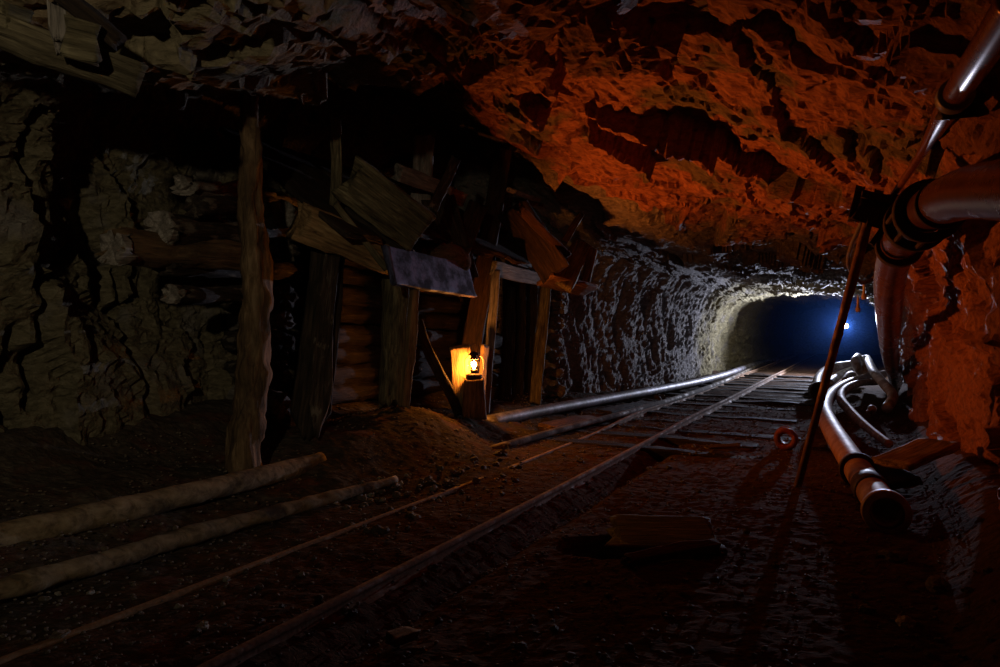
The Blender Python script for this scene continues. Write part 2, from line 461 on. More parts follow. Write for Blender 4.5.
    cut(0, 5, 'wall_left', M['wall_left'])
    cut(5, 8, 'ceiling', M['ceiling'])
    cut(8, 10, 'wall_right', M['wall_right'])
    # blind ends, so that no open edge shows
    for name, r in (('wall_end', nt_ - 1), ('wall_rear', 0)):
        ring = V[r][::6]
        ctr = ring.mean(0)
        vs = np.concatenate([ring, [ctr]])
        n = len(ring)
        o = mesh_obj(name, vs, [(i, (i + 1) % n, n) for i in range(n)], M['wall_left'])
        struct(o)
build_shell()

# ------------------------------------------------------------------ floor
PIT = on_z(612, 548, 0)
MND_T, MND_U = tu(*on_z(410, 428, .25)[:2])
def ground_np(x, y, fine=True):
    t = TX * x + TY * y
    u = TY * x - TX * y
    z = .22 * sstep(-2.95, -3.9, u) + .25 * sstep(-3.9, -4.6, u)
    z = z * (1 - .75 * sstep(8.0, 10.0, t))
    z += .27 * np.exp(-(((t - MND_T) / .95) ** 2 + ((u - MND_U) / .55) ** 2))
    z += .05 * sstep(-1.3, -.6, u) * (1 - sstep(5, 7, t)) * .4
    z += .22 * sstep(.2, .62, u)
    # narrow gutter beside the near rail and the broken pit under the hatch board
    z -= .09 * np.exp(-((u + 1.62) / .09) ** 2) * sstep(7.5, 5.5, t)
    z -= .15 * sstep(1.0, .55, np.sqrt(((x - PIT.x) / .3) ** 2 + ((y - PIT.y) / .2) ** 2))
    if fine:
        p = np.stack([x, y, x * 0], 1)
        k = .2 + .72 * sstep(-2.5, -3.2, u)
        z += .05 * facet(p, .05, 241, .6, .6)
        z += k * (.05 * fbm(p, .55, 4, 201) + .35 * .3 * facet(p, .11, 221, .6, .5)) + .004 * fbm(p, .05, 3, 231)
    return z
def gz(x, y):
    return float(ground_np(np.array([x]), np.array([y]), False)[0])
def build_floor():
    ts = np.concatenate([np.arange(-3, .6, .08), np.arange(.6, 6.5, .02), np.arange(6.5, 12, .035), np.arange(12, 30.01, .12)])
    us = np.concatenate([np.arange(-5.4, -4.4, .05), np.arange(-4.4, 1.05, .02)])
    Tt, Uu = np.meshgrid(ts, us, indexing='ij')
    x = (TX * Tt + TY * Uu).ravel(); y = (TY * Tt - TX * Uu).ravel()
    V = np.stack([x, y, ground_np(x, y)], 1)
    struct(np_mesh('floor', V, grid_faces(len(ts), len(us)), M['floor']))
build_floor()

# ------------------------------------------------------------------ generic builders
def frame_of(p0, p1, normal):
    z = (p1 - p0).normalized()
    n = normal - z * normal.dot(z)
    if n.length < 1e-4:
        n = Vector((0, 0, 1)) - z * z.z
    n.normalize()
    x = n.cross(z)
    return Matrix(((x.x, n.x, z.x, p0.x), (x.y, n.y, z.y, p0.y), (x.z, n.z, z.z, p0.z), (0, 0, 0, 1)))
def timber_mesh(L, w0, w1, h0, h1, round_=.25, seed=0, wob=.02, rag0=.01, rag1=.01, fine=.004, skew0=0.0, skew1=0.0, seg=.035, ring=28, tip=None):
    """board, beam or log along +Z; cross-section a superellipse (round_=1 circle, 0 box)"""
    n = max(6, int(L / seg))
    e = 2.0 / (2.0 + (1 - round_) * 10)
    th = np.linspace(0, 2 * np.pi, ring, endpoint=False) + .11
    cx = np.sign(np.cos(th)) * np.abs(np.cos(th)) ** e
    cy = np.sign(np.sin(th)) * np.abs(np.sin(th)) ** e
    zs = np.linspace(0, 1, n + 1)
    V = np.zeros((n + 1, ring, 3))
    w = w0 + (w1 - w0) * zs
    h = h0 + (h1 - h0) * zs
    if tip:                                                        # sharpened end: width runs out over the last part
        k = np.clip((zs - tip) / (1 - tip), 0, 1)
        w = w * (1 - .8 * k)
    V[..., 0] = cx[None] * w[:, None] / 2
    V[..., 1] = cy[None] * h[:, None] / 2
    V[..., 2] = zs[:, None] * L
    ax = np.stack([zs * L + seed * 3.7, zs * 0 + seed, zs * 0], 1)
    V[..., 0] += (wob * vnoise(ax, .6, seed))[:, None]
    V[..., 1] += (wob * vnoise(ax, .6, seed + 3))[:, None]
    q = V.reshape(-1, 3).copy()
    q2 = q * np.array([1, 1, .12]) + seed * 1.3
    d = fine * (1.6 * fbm(q2, .035, 3, seed + 9) + 1.2 * fbm(q + seed, .12, 3, seed + 11))
    rad = q.copy(); rad[:, 2] = 0
    rl = np.linalg.norm(rad, axis=1, keepdims=True) + 1e-6
    q += rad / rl * d[:, None]
    V = q.reshape(n + 1, ring, 3)
    for row, rag, skew, sg in ((0, rag0, skew0, -1), (n, rag1, skew1, 1)):
        rp = V[row].copy() * np.array([1, 1, 0]) + seed
        V[row, :, 2] += sg * rag * 2 * vnoise(rp, .025, seed + 21) + skew * V[row, :, 0]
    verts = V.reshape(-1, 3).tolist()
    faces = grid_faces(n + 1, ring, True).tolist()
    for row, sg in ((0, 1), (n, -1)):                              # end grain with an inner ring
        base = len(verts)
        ctr = V[row].mean(0)
        for k in range(ring):
            p = ctr + (V[row, k] - ctr) * .55
            p[2] += sg * .006
            verts.append(p.tolist())
        verts.append((ctr + np.array([0, 0, sg * .01])).tolist())
        for k in range(ring):
            k2 = (k + 1) % ring
            o = [row * ring + k, row * ring + k2, base + k2, base + k]
            i = [base + k, base + k2, base + ring]
            if sg > 0:
                o.reverse(); i.reverse()
            faces.append(o); faces.append(i)
    return verts, faces
_seed = [100]
def timber(name, label, cat, p0, p1, w, h, mat, group=None, normal=None, parent=None, w1=None, h1=None, **kw):
    _seed[0] += 1
    p0, p1 = Vector(p0), Vector(p1)
    if normal is None:
        normal = Vector((0, 0, EYE)) - (p0 + p1) / 2
    M4 = frame_of(p0, p1, Vector(normal))
    kw.setdefault('seed', _seed[0])
    v, f = timber_mesh((p1 - p0).length, w, w1 or w, h, h1 or h, **kw)
    o = mesh_obj(name, v, f, M[mat], parent, True, M4)
    if label:
        tag(o, label, cat, group)
    return o
def log(name, label, cat, p0, p1, r, mat, group=None, r1=None, **kw):
    kw.setdefault('fine', .009); kw.setdefault('wob', .03)
    r1 = r1 or r
    return timber(name, label, cat, p0, p1, 2 * r, 2 * r, mat, group, w1=2 * r1, h1=2 * r1, round_=1, **kw)

def cr_path(pts, step=.03):
    pts = [np.array(p, float) for p in pts]
    P = [2 * pts[0] - pts[1]] + pts + [2 * pts[-1] - pts[-2]]
    out = []
    for i in range(1, len(P) - 2):
        n = max(2, int(np.linalg.norm(P[i + 1] - P[i]) / step))
        for k in range(n):
            t = k / n
            out.append(.5 * ((2 * P[i]) + (-P[i - 1] + P[i + 1]) * t + (2 * P[i - 1] - 5 * P[i] + 4 * P[i + 1] - P[i + 2]) * t * t + (-P[i - 1] + 3 * P[i] - 3 * P[i + 1] + P[i + 2]) * t ** 3))
    out.append(P[-2])
    return np.array(out)
def tube_mesh(path, r, ring=18, hollow=0.0, noise_amp=0.0, seed=0, profile=None):
    path = np.asarray(path)
    n = len(path)
    T = np.gradient(path, axis=0)
    T /= np.linalg.norm(T, axis=1, keepdims=True) + 1e-9
    up = np.array([0, 0, 1.0]) if abs(T[0][2]) < .9 else np.array([1.0, 0, 0])
    verts, faces = [], []
    x = np.cross(up, T[0]); x /= np.linalg.norm(x)
    rr = np.full(n, r) if np.isscalar(r) else np.interp(np.linspace(0, 1, n), np.linspace(0, 1, len(r)), r)
    A = np.linspace(0, 2 * np.pi, ring, endpoint=False)
    rings = []
    for i in range(n):
        x = x - T[i] * x.dot(T[i]); x /= np.linalg.norm(x)
        y = np.cross(T[i], x)
        rings.append(path[i] + rr[i] * (np.cos(A)[:, None] * x + np.sin(A)[:, None] * y))
    V = np.array(rings)
    if profile is not None:
        sec = np.array(profile)                                    # polygon in (side, up), metres
        ring = len(sec)
        V = np.zeros((n, ring, 3))
        for i in range(n):
            s = np.cross(T[i], [0, 0, 1.0]); s /= np.linalg.norm(s)
            V[i] = path[i] + sec[:, :1] * s + sec[:, 1:] * np.array([0, 0, 1.0])
    if noise_amp:
        q = V.reshape(-1, 3)
        ctr = np.repeat(path, ring, 0)
        dr = q - ctr
        q = q + dr / (np.linalg.norm(dr, axis=1, keepdims=True) + 1e-9) * (noise_amp * fbm(q + seed, .09, 3, seed))[:, None]
        V = q.reshape(n, ring, 3)
    verts = V.reshape(-1, 3).tolist()
    faces = grid_faces(n, ring, True).tolist()
    for row, sg in ((0, 1), (n - 1, -1)):
        if hollow:                                                 # open bore: lip ring, then a wall running inside
            base = len(verts)
            c = path[row]
            inner = c + (V[row] - c) * hollow
            deep = inner + sg * T[row] * rr[row] * 2.5
            verts += inner.tolist() + deep.tolist()
            verts.append((c + sg * T[row] * rr[row] * 2.5).tolist())
            for k in range(ring):
                k2 = (k + 1) % ring
                for q in ([row * ring + k, row * ring + k2, base + k2, base + k], [base + k, base + k2, base + ring + k2, base + ring + k], [base + ring + k, base + ring + k2, base + 2 * ring]):
                    faces.append(q[::-1] if sg > 0 else q)
        else:
            f = list(range(row * ring, row * ring + ring))
            faces.append(f[::-1] if sg > 0 else f)
    return verts, faces
def tube(name, label, cat, pts, r, mat, group=None, parent=None, step=.03, **kw):
    v, f = tube_mesh(cr_path(pts, step), r, **kw)
    v = np.array(v)
    base = Vector(v.mean(0))
    if parent is not None:
        o = mesh_obj(name, v - np.array(parent.matrix_world.translation), f, M[mat], parent)
    else:
        base.z = float(v[:, 2].min())
        o = mesh_obj(name, v - np.array(base), f, M[mat])
        o.location = base
    if label:
        tag(o, label, cat, group)
    return o
def lathe(prof, ring=28):
    verts, faces = [], []
    for r, z in prof:
        for k in range(ring):
            a = 2 * math.pi * k / ring
            verts.append((r * math.cos(a), r * math.sin(a), z))
    faces = grid_faces(len(prof), ring, True).tolist()
    n = len(prof)
    faces.append(list(range(ring))[::-1])
    faces.append(list(range((n - 1) * ring, n * ring)))
    return verts, faces
def axis_matrix(p, zdir):
    z = Vector(zdir).normalized()
    x = Vector((0, 0, 1)).cross(z)
    if x.length < .01:
        x = Vector((1, 0, 0))
    x.normalize()
    y = z.cross(x)
    return Matrix(((x.x, y.x, z.x, p[0]), (x.y, y.y, z.y, p[1]), (x.z, y.z, z.z, p[2]), (0, 0, 0, 1)))
def stone_mesh(sx, sy, sz, seed, sub=2):
    bm = bmesh.new()
    bmesh.ops.create_icosphere(bm, subdivisions=sub, radius=1)
    P = np.array([v.co[:] for v in bm.verts])
    D = 1 + .9 * facet(P + seed * 5.1, .9, seed, .5, .5) + .12 * fbm(P + seed * 3.3, .6, 2, seed)
    P = P * D[:, None] * np.array([sx, sy, sz])
    faces = [[v.index for v in f.verts] for f in bm.faces]
    bm.free()
    return P, faces

# ------------------------------------------------------------------ track
g_rail = 'rails of the narrow track'
RAIL_SEC = [(-.034, 0), (.034, 0), (.034, .008), (.008, .016), (.006, .05), (.018, .056), (.018, .072), (.012, .076), (-.012, .076), (-.018, .072), (-.018, .056), (-.006, .05), (-.008, .016), (-.034, .008)]
def rail(u, label, z0, wob, sink):
    pts = []
    for t in np.arange(-1.0, 29, .5):
        uu = u + wob * math.sin(t * .9 + u) + (.0 if t < 9 else .0)
        p = W(t, uu)
        pts.append((p.x, p.y, z0 - sink * float(sstep(8.0, 6.2, t))))
    return tube('rail', label, 'rail', pts, .03, 'rail', g_rail, step=.06, profile=RAIL_SEC)
rail(-1.8, 'rusty steel rail nearer the leaning rod, standing clear of the floor', .0, .008, .022)
rail(-2.46, 'rusty steel rail half sunk in mud beside the muddy pipes', -.012, .02, .045)

rnd = random.Random(3)
t = 5.9
while t < 17:
    p0, p1 = W(t, -2.95 + rnd.uniform(-.1, .1), .0), W(t + rnd.uniform(-.05, .05), -.75 + rnd.uniform(-.15, .15), .0)
    z = -.04 + rnd.uniform(-.012, .012)
    p0.z = p1.z = z
    timber('railway_sleeper', 'dark worn timber sleeper lying across under the two rails', 'sleeper', p0, p1, .2, .1, 'dark_wood', 'sleepers under the rails', normal=(0, 0, 1), fine=.006, seg=.05, round_=.35)
    t += .62

# ------------------------------------------------------------------ long pipes on the left of the track
def ground_path(pix, r, lift=0.0):
    out = []
    for px, py, z in pix:
        p = on_z(px, py, z)
        out.append((p.x, p.y, z))
    return out
big = ground_path([(-90, 562, .12), (0, 538, .13), (110, 513, .14), (220, 487, .15), (320, 462, .15)], .07)
pa = W(5.0, -3.55, .12); pb = W(5.9, -3.5, .12)
far = ground_path([(490, 421, .14), (540, 411, .14), (600, 400, .13), (660, 389, .12), (700, 381, .1), (728, 373.5, .08)], .07)
far += [tuple(W(18.5, -2.75, .08)), tuple(W(23, -2.6, .08))]
tube('water_pipe', 'thick smooth pipe running from the lantern along the far left wall into the tunnel', 'pipe', [(pa.x, pa.y, .06), (pb.x, pb.y, .12)] + far, [.064, .064, .062, .06, .06], 'pipe', step=.05)
far2 = ground_path([(470, 456, .0), (500, 447, .05), (560, 430, .06), (640, 409, .07), (692, 393, .06), (727, 380, .05)], .04)
far2 += [tuple(W(19.0, -2.62, .06)), tuple(W(24, -2.6, .06))]
tube('water_pipe', 'thinner pipe between the thick far pipe and the sunken rail, running into the tunnel', 'pipe', far2, [.034, .036, .036], 'mud_pipe', noise_amp=.001, step=.05)
tube('long_pole', 'thick muddy pole lying at the foot of the left wall beside the bark post', 'pole', big, [.07, .068, .064, .066], 'pole_wood', noise_amp=.006, step=.04)
p2 = ground_path([(-80, 612, .06), (0, 590, .06), (90, 565, .06), (200, 533, .06), (300, 506, .06), (395, 480, .06)], .04)
tube('long_pole', 'thinner muddy pole lying between the thick pole and the sunken rail', 'pole', p2, [.045, .046, .044, .042, .03], 'pole_wood', noise_amp=.008, step=.04)
# ------------------------------------------------------------------ left timbering and ore chutes
g_log = 'logs of the crib wall'
def ulog(label, a, b, ua, ub, r, mat='log_wood', **kw):
    return log('crib_log', label, 'log', on_u(*a, ua), on_u(*b, ub), r, mat, g_log, **kw)
ulog('crooked driftwood-grey top log of the pile left of the bark post', (182, 182), (330, 212), -3.95, -4.6, .05, 'pale_wood', rag0=.05, fine=.02)
ulog('brown log second from top in the pile left of the bark post', (192, 202), (330, 220), -3.9, -4.6, .075, rag0=.03)
ulog('thick dark log with a broken pale end in the pile left of the bark post', (160, 227), (335, 240), -3.95, -4.7, .11, rag0=.04)
ulog('log with a yellowish splintered end sticking furthest out towards the left wall', (114, 248), (250, 258), -3.95, -4.1, .11, 'bark', rag0=.04)
ulog('short dark log under the splintered log beside the bark post', (165, 262), (335, 272), -4.0, -4.7, .07, rag0=.03)
ulog('thin split log lowest in the pile left of the bark post', (172, 293), (330, 302), -4.0, -4.7, .065, rag0=.02)
def add_end(o, r, L=.07, mat='pale_wood'):
    v, f = timber_mesh(L, 2 * r * .97, 2 * r, 2 * r * .97, 2 * r, 1, 7 + len(C.objects), .004, .02, .04, .005, seg=.02)
    e = mesh_obj('splintered_end', v, f, M[mat])
    e.parent = o; e.location = (0, 0, -.02)
    e['label'] = 'pale splintered end'
by = {o['label'][:18]: o for o in C.objects if o.name.startswith('crib_log')}
for key, r_ in (('crooked driftwood-', .05), ('thick dark log wit', .11), ('log with a yellowi', .11), ('thin split log low', .065)):
    add_end(by[key], r_)
ends = [(286, 215, .1), (286, 246, .09), (284, 296, .095), (285, 321, .07), (284, 345, .09), (283, 372, .08), (282, 402, .1), (282, 428, .09)]
for k, (px, py, r) in enumerate(ends):
    p = on_u(px, py, -3.95)
    ax = W(.25, -1.0, 0).normalized()
    log('crib_log', 'grey log end in the vertical stack between the bark post and the pointed slab', 'log', p, p + ax * .9, r, 'log_wood' if k % 3 else 'pale_wood', 'log ends of the cribbing', rag0=.02)
rows = [(256, .1), (276, .09), (296, .1), (317, .09), (338, .1), (358, .09), (379, .1), (399, .09)]
for k, (py, r) in enumerate(rows):
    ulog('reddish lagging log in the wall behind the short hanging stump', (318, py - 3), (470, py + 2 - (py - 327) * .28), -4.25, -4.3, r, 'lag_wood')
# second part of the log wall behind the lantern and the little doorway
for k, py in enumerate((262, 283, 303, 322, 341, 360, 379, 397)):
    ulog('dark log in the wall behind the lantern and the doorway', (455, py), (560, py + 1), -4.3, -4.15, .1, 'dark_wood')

post_top, post_bot = on_u(252, 40, -3.55), on_u(250, 470, -3.55)
log('mine_post', 'thick bark-covered post standing left of the pointed slab', 'post', post_bot, post_top, .105, 'bark', r1=.06, wob=.05, fine=.016)
timber('split_slab', 'split timber slab with a pointed lower end leaning against the cribbing', 'slab', on_u(330, 252, -3.75), on_u(305, 440, -3.6), .26, .12, 'dark_wood', w1=.30, round_=.4, tip=.86, rag1=.03)
timber('plank', 'greyish split plank standing on the right edge of the pointed slab', 'plank', on_u(331, 255, -3.62), on_u(316, 432, -3.5), .12, .05, 'log_wood', w1=.16, tip=.84, rag1=.03)
timber('plank', 'narrow upright board hanging above the squared beam end', 'plank', on_u(335, 118, -3.7), on_u(335, 206, -3.7), .085, .04, 'olive_wood', rag1=.03)
timber('squared_beam', 'yellow-brown squared beam end above the pointed slab', 'beam', on_u(297, 222, -3.75), on_u(392, 263, -3.45), .3, .2, 'amber_wood', w1=.22, rag0=.03, normal=Vector((-.2, -1, .1)), fine=.01)
# chute on the left
timber('chute_board', 'wide olive board sloping down to the grey plate, ragged upper end', 'board', on_u(350, 180, -3.5), on_u(421, 234, -3.12), .36, .1, 'olive_wood', rag0=.05, rag1=.01, normal=Vector((-.1, -1, -.1)), fine=.008)
timber('chute_board', 'thin pale-edged slat under the wide sloping board', 'slat', on_u(335, 203, -3.55), on_u(389, 270, -3.3), .05, .05, 'olive_wood')
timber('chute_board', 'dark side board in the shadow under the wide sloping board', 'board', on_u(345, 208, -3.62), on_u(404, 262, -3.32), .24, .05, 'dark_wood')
timber('mine_post', 'short pale post top rising behind the wide sloping board', 'post', on_u(420, 215, -3.7), on_u(424, 135, -3.7), .19, .15, 'pale_wood', rag1=.03, round_=.5)
timber('crosspiece', 'broken crosspiece nailed behind the upper end of the sloping board', 'beam', on_u(396, 172, -3.55), on_u(461, 199, -3.5), .14, .1, 'pale_wood', rag0=.04)
timber('slat', 'short slanting slat crossing in front of the broken crosspiece', 'slat', on_u(456, 159, -3.2), on_u(430, 209, -3.1), .09, .035, 'log_wood')
timber('chute_board', 'dark brown upright board between the sloping board and the lantern post', 'board', on_u(437, 198, -3.5), on_u(462, 282, -3.4), .32, .05, 'dark_wood', rag0=.02)
timber('chute_board', 'dark chute board leaning from the lantern post down to the grey plate', 'board', on_u(478, 205, -3.5), on_u(452, 268, -3.3), .2, .05, 'dark_wood')
# heap of ore in the chute mouth
v, f = stone_mesh(.24, .2, .2, 42, 4)
o = mesh_obj('ore_heap', v, f, M['floor']); o.location = on_u(440, 266, -3.45)
tag(o, 'rounded olive heap of ore showing above the grey plate', 'ore', kind='stuff')
timber('chute_gate_plate', 'blue-grey plate hung across the chute mouth above the lantern', 'plate', on_u(388, 265, -3.18), on_u(470, 281, -3.18), .31, .05, 'plate', normal=Vector((.1, -1, .2)), round_=.0, fine=.003, wob=.006, rag0=.006, rag1=.006, skew1=-.1, skew0=-.1)
log('hanging_stump', 'short olive log hanging under the grey plate, cut end near the dirt', 'log', on_u(402, 268, -3.55), on_u(395, 404, -3.5), .13, 'olive_wood', r1=.13, rag1=.03)
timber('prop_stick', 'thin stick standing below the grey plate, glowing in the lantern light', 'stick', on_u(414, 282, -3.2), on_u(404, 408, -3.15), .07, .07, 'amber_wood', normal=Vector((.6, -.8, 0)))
timber('prop_stick', 'stick leaning over the dirt mound towards the lantern', 'stick', on_u(417, 318, -3.55), on_u(457, 415, -3.45), .09, .06, 'dark_wood')
# lantern post, doorway, right chute
timber('mine_post', 'dark brown squared post leaning beside the lantern up to the roof', 'post', on_u(460, 414, -3.95), on_u(505, 150, -3.6), .23, .2, 'post_wood', w1=.2)
timber('door_post', 'pale stripped post on the lantern side of the little doorway', 'post', on_u(484, 414, -3.58), on_u(496, 270, -3.6), .1, .1, 'pale_wood', round_=.5)
timber('door_post', 'yellow-edged post on the tunnel side of the little doorway', 'post', on_u(534, 404, -3.6), on_u(545, 284, -3.6), .14, .12, 'olive_wood', round_=.4)
timber('lintel_board', 'pale lintel board over the little doorway', 'board', on_u(493, 268, -3.6), on_u(549, 281, -3.5), .16, .05, 'pale_wood')
timber('chute_board', 'dark wide board of the right chute sloping down over the doorway', 'board', on_u(512, 208, -3.45), on_u(556, 274, -3.05), .36, .07, 'lag_wood', normal=Vector((-.25, -1, -.15)), fine=.007)
timber('chute_board', 'reddish upper edge board of the right chute', 'board', on_u(519, 206, -3.2), on_u(567, 254, -3.0), .1, .16, 'post_wood', rag0=.03)
timber('chute_board', 'olive board closing the outer end of the right chute', 'board', on_u(584, 243, -3.05), on_u(562, 286, -3.05), .24, .06, 'olive_wood')
timber('chute_board', 'lower outer board of the right chute with a glowing edge', 'board', on_u(546, 280, -3.15), on_u(589, 290, -3.0), .24, .05, 'brown_wood', normal=Vector((.1, -.5, -.8)))
timber('chute_board', 'narrow outer side board of the right chute facing the tunnel', 'board', on_u(594, 250, -2.95), on_u(584, 288, -3.0), .12, .14, 'olive_wood')
timber('slat', 'small pale slat sticking up from the right chute', 'slat', on_u(582, 213, -3.0), on_u(563, 242, -3.0), .08, .035, 'olive_wood')
timber('plank', 'pale plank end tucked behind the top of the lantern post', 'plank', on_u(508, 190, -3.5), on_u(540, 199, -3.4), .05, .05, 'pale_wood', rag1=.03)
# doorway inside and packed blocks
for k, px in enumerate((506, 517, 528)):
    timber('door_board', 'dark door board inside the little doorway', 'board', on_u(px, 405, -3.95), on_u(px + 4, 270, -3.9), .15, .03, 'dark_wood', 'boards of the little doorway')
for k, (px, py) in enumerate([(555, 293), (556, 308), (555, 324), (554, 340), (554, 357), (553, 374), (556, 391)]):
    v, f = stone_mesh(.13, .12, .085, 60 + k, 3)
    o = mesh_obj('packing_stone', v, f, M['stone'], smooth=False); o.location = on_u(px, py, -3.65)
    tag(o, 'grey packing stone stacked beside the yellow-edged door post', 'stone', 'stones stacked beside the doorway')
# dark sloping boards added above the lantern to block its upward light
for k in range(9):
    t0 = 3.9 + k * .44
    a = W(t0, -3.35 - .1 * (k % 2), 1.78 + .04 * (k % 3)); b = W(t0 + .03, -4.75, 2.75)
    timber('light_blocking_board', 'dark added board blocking the lantern light, sloping up into the black roof', 'board', a, b, .43, .05, 'dark_wood', 'added light-blocking boards', normal=W(0, .6, .8))

# ------------------------------------------------------------------ lantern on its stump
lp = on_u(474, 379, -3.28)
timber('chopping_stump', 'squat wooden block carrying the burning lantern', 'stump', Vector((lp.x, lp.y, lp.z - .36)), Vector((lp.x, lp.y, lp.z)), .23, .2, 'brown_wood', w1=.19, h1=.17, round_=.6)
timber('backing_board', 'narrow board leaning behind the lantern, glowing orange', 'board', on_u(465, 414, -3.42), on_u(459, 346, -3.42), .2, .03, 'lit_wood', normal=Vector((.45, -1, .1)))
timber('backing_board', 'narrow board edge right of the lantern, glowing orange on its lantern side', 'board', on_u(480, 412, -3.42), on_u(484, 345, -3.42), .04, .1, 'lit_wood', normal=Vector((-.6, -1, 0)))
ln = empty('oil_lantern', lp, 'burning oil lantern standing on a block beside the leaning post', 'lantern')
def lpart(name, prof, mat, z=0, ring=24):
    v, f = lathe(prof, ring)
    o = mesh_obj(name, v, f, M[mat], ln)
    o.location = (0, 0, z)
    return o
lpart('fuel_tank', [(.0, 0), (.07, 0), (.078, .008), (.078, .035), (.066, .05), (.03, .056), (.028, .07), (.0, .07)], 'black_iron')
lpart('burner', [(.0, .07), (.034, .07), (.038, .076), (.034, .088), (.012, .092), (.0, .092)], 'black_iron')
lpart('glass_globe', [(.032, .086), (.052, .105), (.06, .13), (.055, .16), (.036, .186)], 'glass')
lpart('flame', [(.0005, .09), (.01, .1), (.014, .12), (.009, .15), (.0005, .178)], 'flame', ring=12)
lpart('chimney_cap', [(.0, .186), (.04, .186), (.046, .192), (.03, .205), (.03, .225), (.05, .23), (.044, .245), (.014, .262), (.0, .262)], 'black_iron')
for s in (-1, 1):
    v, f = tube_mesh(cr_path([(s * .07, 0, .03), (s * .086, 0, .07), (s * .086, 0, .18), (s * .04, 0, .235)], .01), .004, 8)
    mesh_obj('side_tube', v, f, M['black_iron'], ln)
v, f = tube_mesh(cr_path([(-.05, 0, .225), (-.055, .02, .29), (0, .03, .335), (.055, .02, .29), (.05, 0, .225)], .01), .003, 6)
mesh_obj('bail_handle', v, f, M['black_iron'], ln)
def light(name, kind, loc, energy, col, parent=None, **kw):
    L = bpy.data.lights.new(name, kind)
    L.energy = energy; L.color = col
    for k, v in kw.items(): setattr(L, k, v)
    o = link(bpy.data.objects.new(name, L))
    o.location = loc
    if parent: o.parent = parent
    return o
light('lantern_light', 'POINT', (0, 0, .13), 62, (1, .36, .06), ln, shadow_soft_size=.035)
rl = light('lantern_extra_spot', 'SPOT', (0, 0, .13), 490, (1, .23, .035), ln, shadow_soft_size=.035, spot_size=math.radians(128), spot_blend=.85)  # added spot at the lantern, brightens the roof and right wall
rl.rotation_euler = (W(.25, 1.0, .82)).to_track_quat('-Z', 'Y').to_euler()

# ------------------------------------------------------------------ far lamp, haze added for its glow
q = at(846, 326, 16.0)
lamp = empty('headlamp', q, 'small dazzling white lamp far down the dark tunnel', 'lamp')
tocam = (Vector((0, 0, EYE)) - q).normalized()
AM = axis_matrix((0, 0, 0), tocam)
v, f = lathe([(.0, -.09), (.03, -.09), (.04, -.05), (.055, -.02), (.06, 0), (.056, .004), (.052, -.004), (.0, -.006)])
h = mesh_obj('lamp_housing', v, f, M['black_iron'], lamp); h.matrix_local = AM
v, f = lathe([(.0, -.003), (.05, -.003), (.05, .0), (.03, .006), (.0, .008)])
h = mesh_obj('lens', v, f, M['lens'], lamp); h.matrix_local = AM
v, f = tube_mesh(cr_path([(0, .03, .03), (0, .05, .4), (.02, .05, .9)], .05), .006, 8)
mesh_obj('hanging_cord', v, f, M['black_iron'], lamp)
sp = light('headlamp_light', 'SPOT', tuple(tocam * .05), 1750, (.72, .77, 1.0), lamp, shadow_soft_size=.05, spot_size=math.radians(150), spot_blend=1.0)
sp.rotation_euler = (W(0, 0, .3) - W(1, .4)).to_track_quat('-Z', 'Y').to_euler()

def haze():  # scattering volume added to give the far lamp a blue glow
    m = bpy.data.materials.new('glow_haze'); m.use_nodes = True
    nt = m.node_tree
    nt.nodes.remove(nt.nodes['Principled BSDF'])
    s = nt.nodes.new('ShaderNodeVolumePrincipled')
    s.inputs['Color'].default_value = (.1, .3, 1, 1)
    s.inputs['Density'].default_value = .0014
    s.inputs['Anisotropy'].default_value = .74
    nt.links.new(s.outputs[0], nt.nodes['Material Output'].inputs['Volume'])
    vs = [tuple(W(t_, u_, z_)) for t_ in (15.4, 29.5) for u_ in (-3.6, .9) for z_ in (-.3, 2.3)]
    fs = [(0, 1, 3, 2), (4, 6, 7, 5), (0, 4, 5, 1), (2, 3, 7, 6), (0, 2, 6, 4), (1, 5, 7, 3)]
    o = mesh_obj('haze', vs, fs, m, smooth=False)
    bm = bmesh.new(); bm.from_mesh(o.data); bmesh.ops.recalc_face_normals(bm, faces=bm.faces[:]); bm.to_mesh(o.data); bm.free()
    tag(o, 'thin blue haze added in the far tunnel for the glow round the lamp', 'haze', kind='stuff')
haze()

# ------------------------------------------------------------------ right side: rod, pipes, hoses
rb = on_z(797, 489, .0); rt = at(870, 214, 3.9)
tube('drill_rod', 'long rusty rod leaning from the floor to the black bracket', 'rod', [tuple(rb), tuple(rb.lerp(rt, .5)), tuple(rt)], [.024, .024, .026, .028], 'pole', noise_amp=.002, ring=12)
P_ = [at(1240, 184, 1.2), at(1090, 188, 1.6), at(1000, 190, 2.2), at(960, 195, 2.65), at(925, 213, 3.25), at(903, 238, 3.8), at(893, 262, 4.3), at(889, 292, 4.9), at(889, 325, 6.0), at(890, 355, 7.8), at(896, 383, 10.2)]
vp = tube('ventilation_pipe', 'thick rusty pipe bending down along the right wall to the hoses', 'pipe', [tuple(p) for p in P_], [.1, .1, .1, .1, .098, .095, .09, .088, .085, .085], 'shaded_rust_pipe', ring=28)
def collar(parent, p, axis, r, wdt, mat='black_iron', name='flange'):
    v, f = lathe([(r * .7, -wdt), (r * .96, -wdt), (r, -wdt * .85), (r, wdt * .85), (r * .96, wdt), (r * .7, wdt)], 32)
    return mesh_obj(name, v, f[:-2], M[mat], parent, True, axis_matrix(p, axis))
bpy.context.view_layer.update()
collar(vp, P_[4].lerp(P_[3], .12), P_[4] - P_[3], .15, .035)
collar(vp, P_[4].lerp(P_[5], .35), P_[5] - P_[4], .15, .03)
collar(vp, P_[5].lerp(P_[6], .3), P_[6] - P_[5], .128, .03)
collar(vp, P_[3].lerp(P_[4], .4), P_[4] - P_[3], .112, .012, name='band')
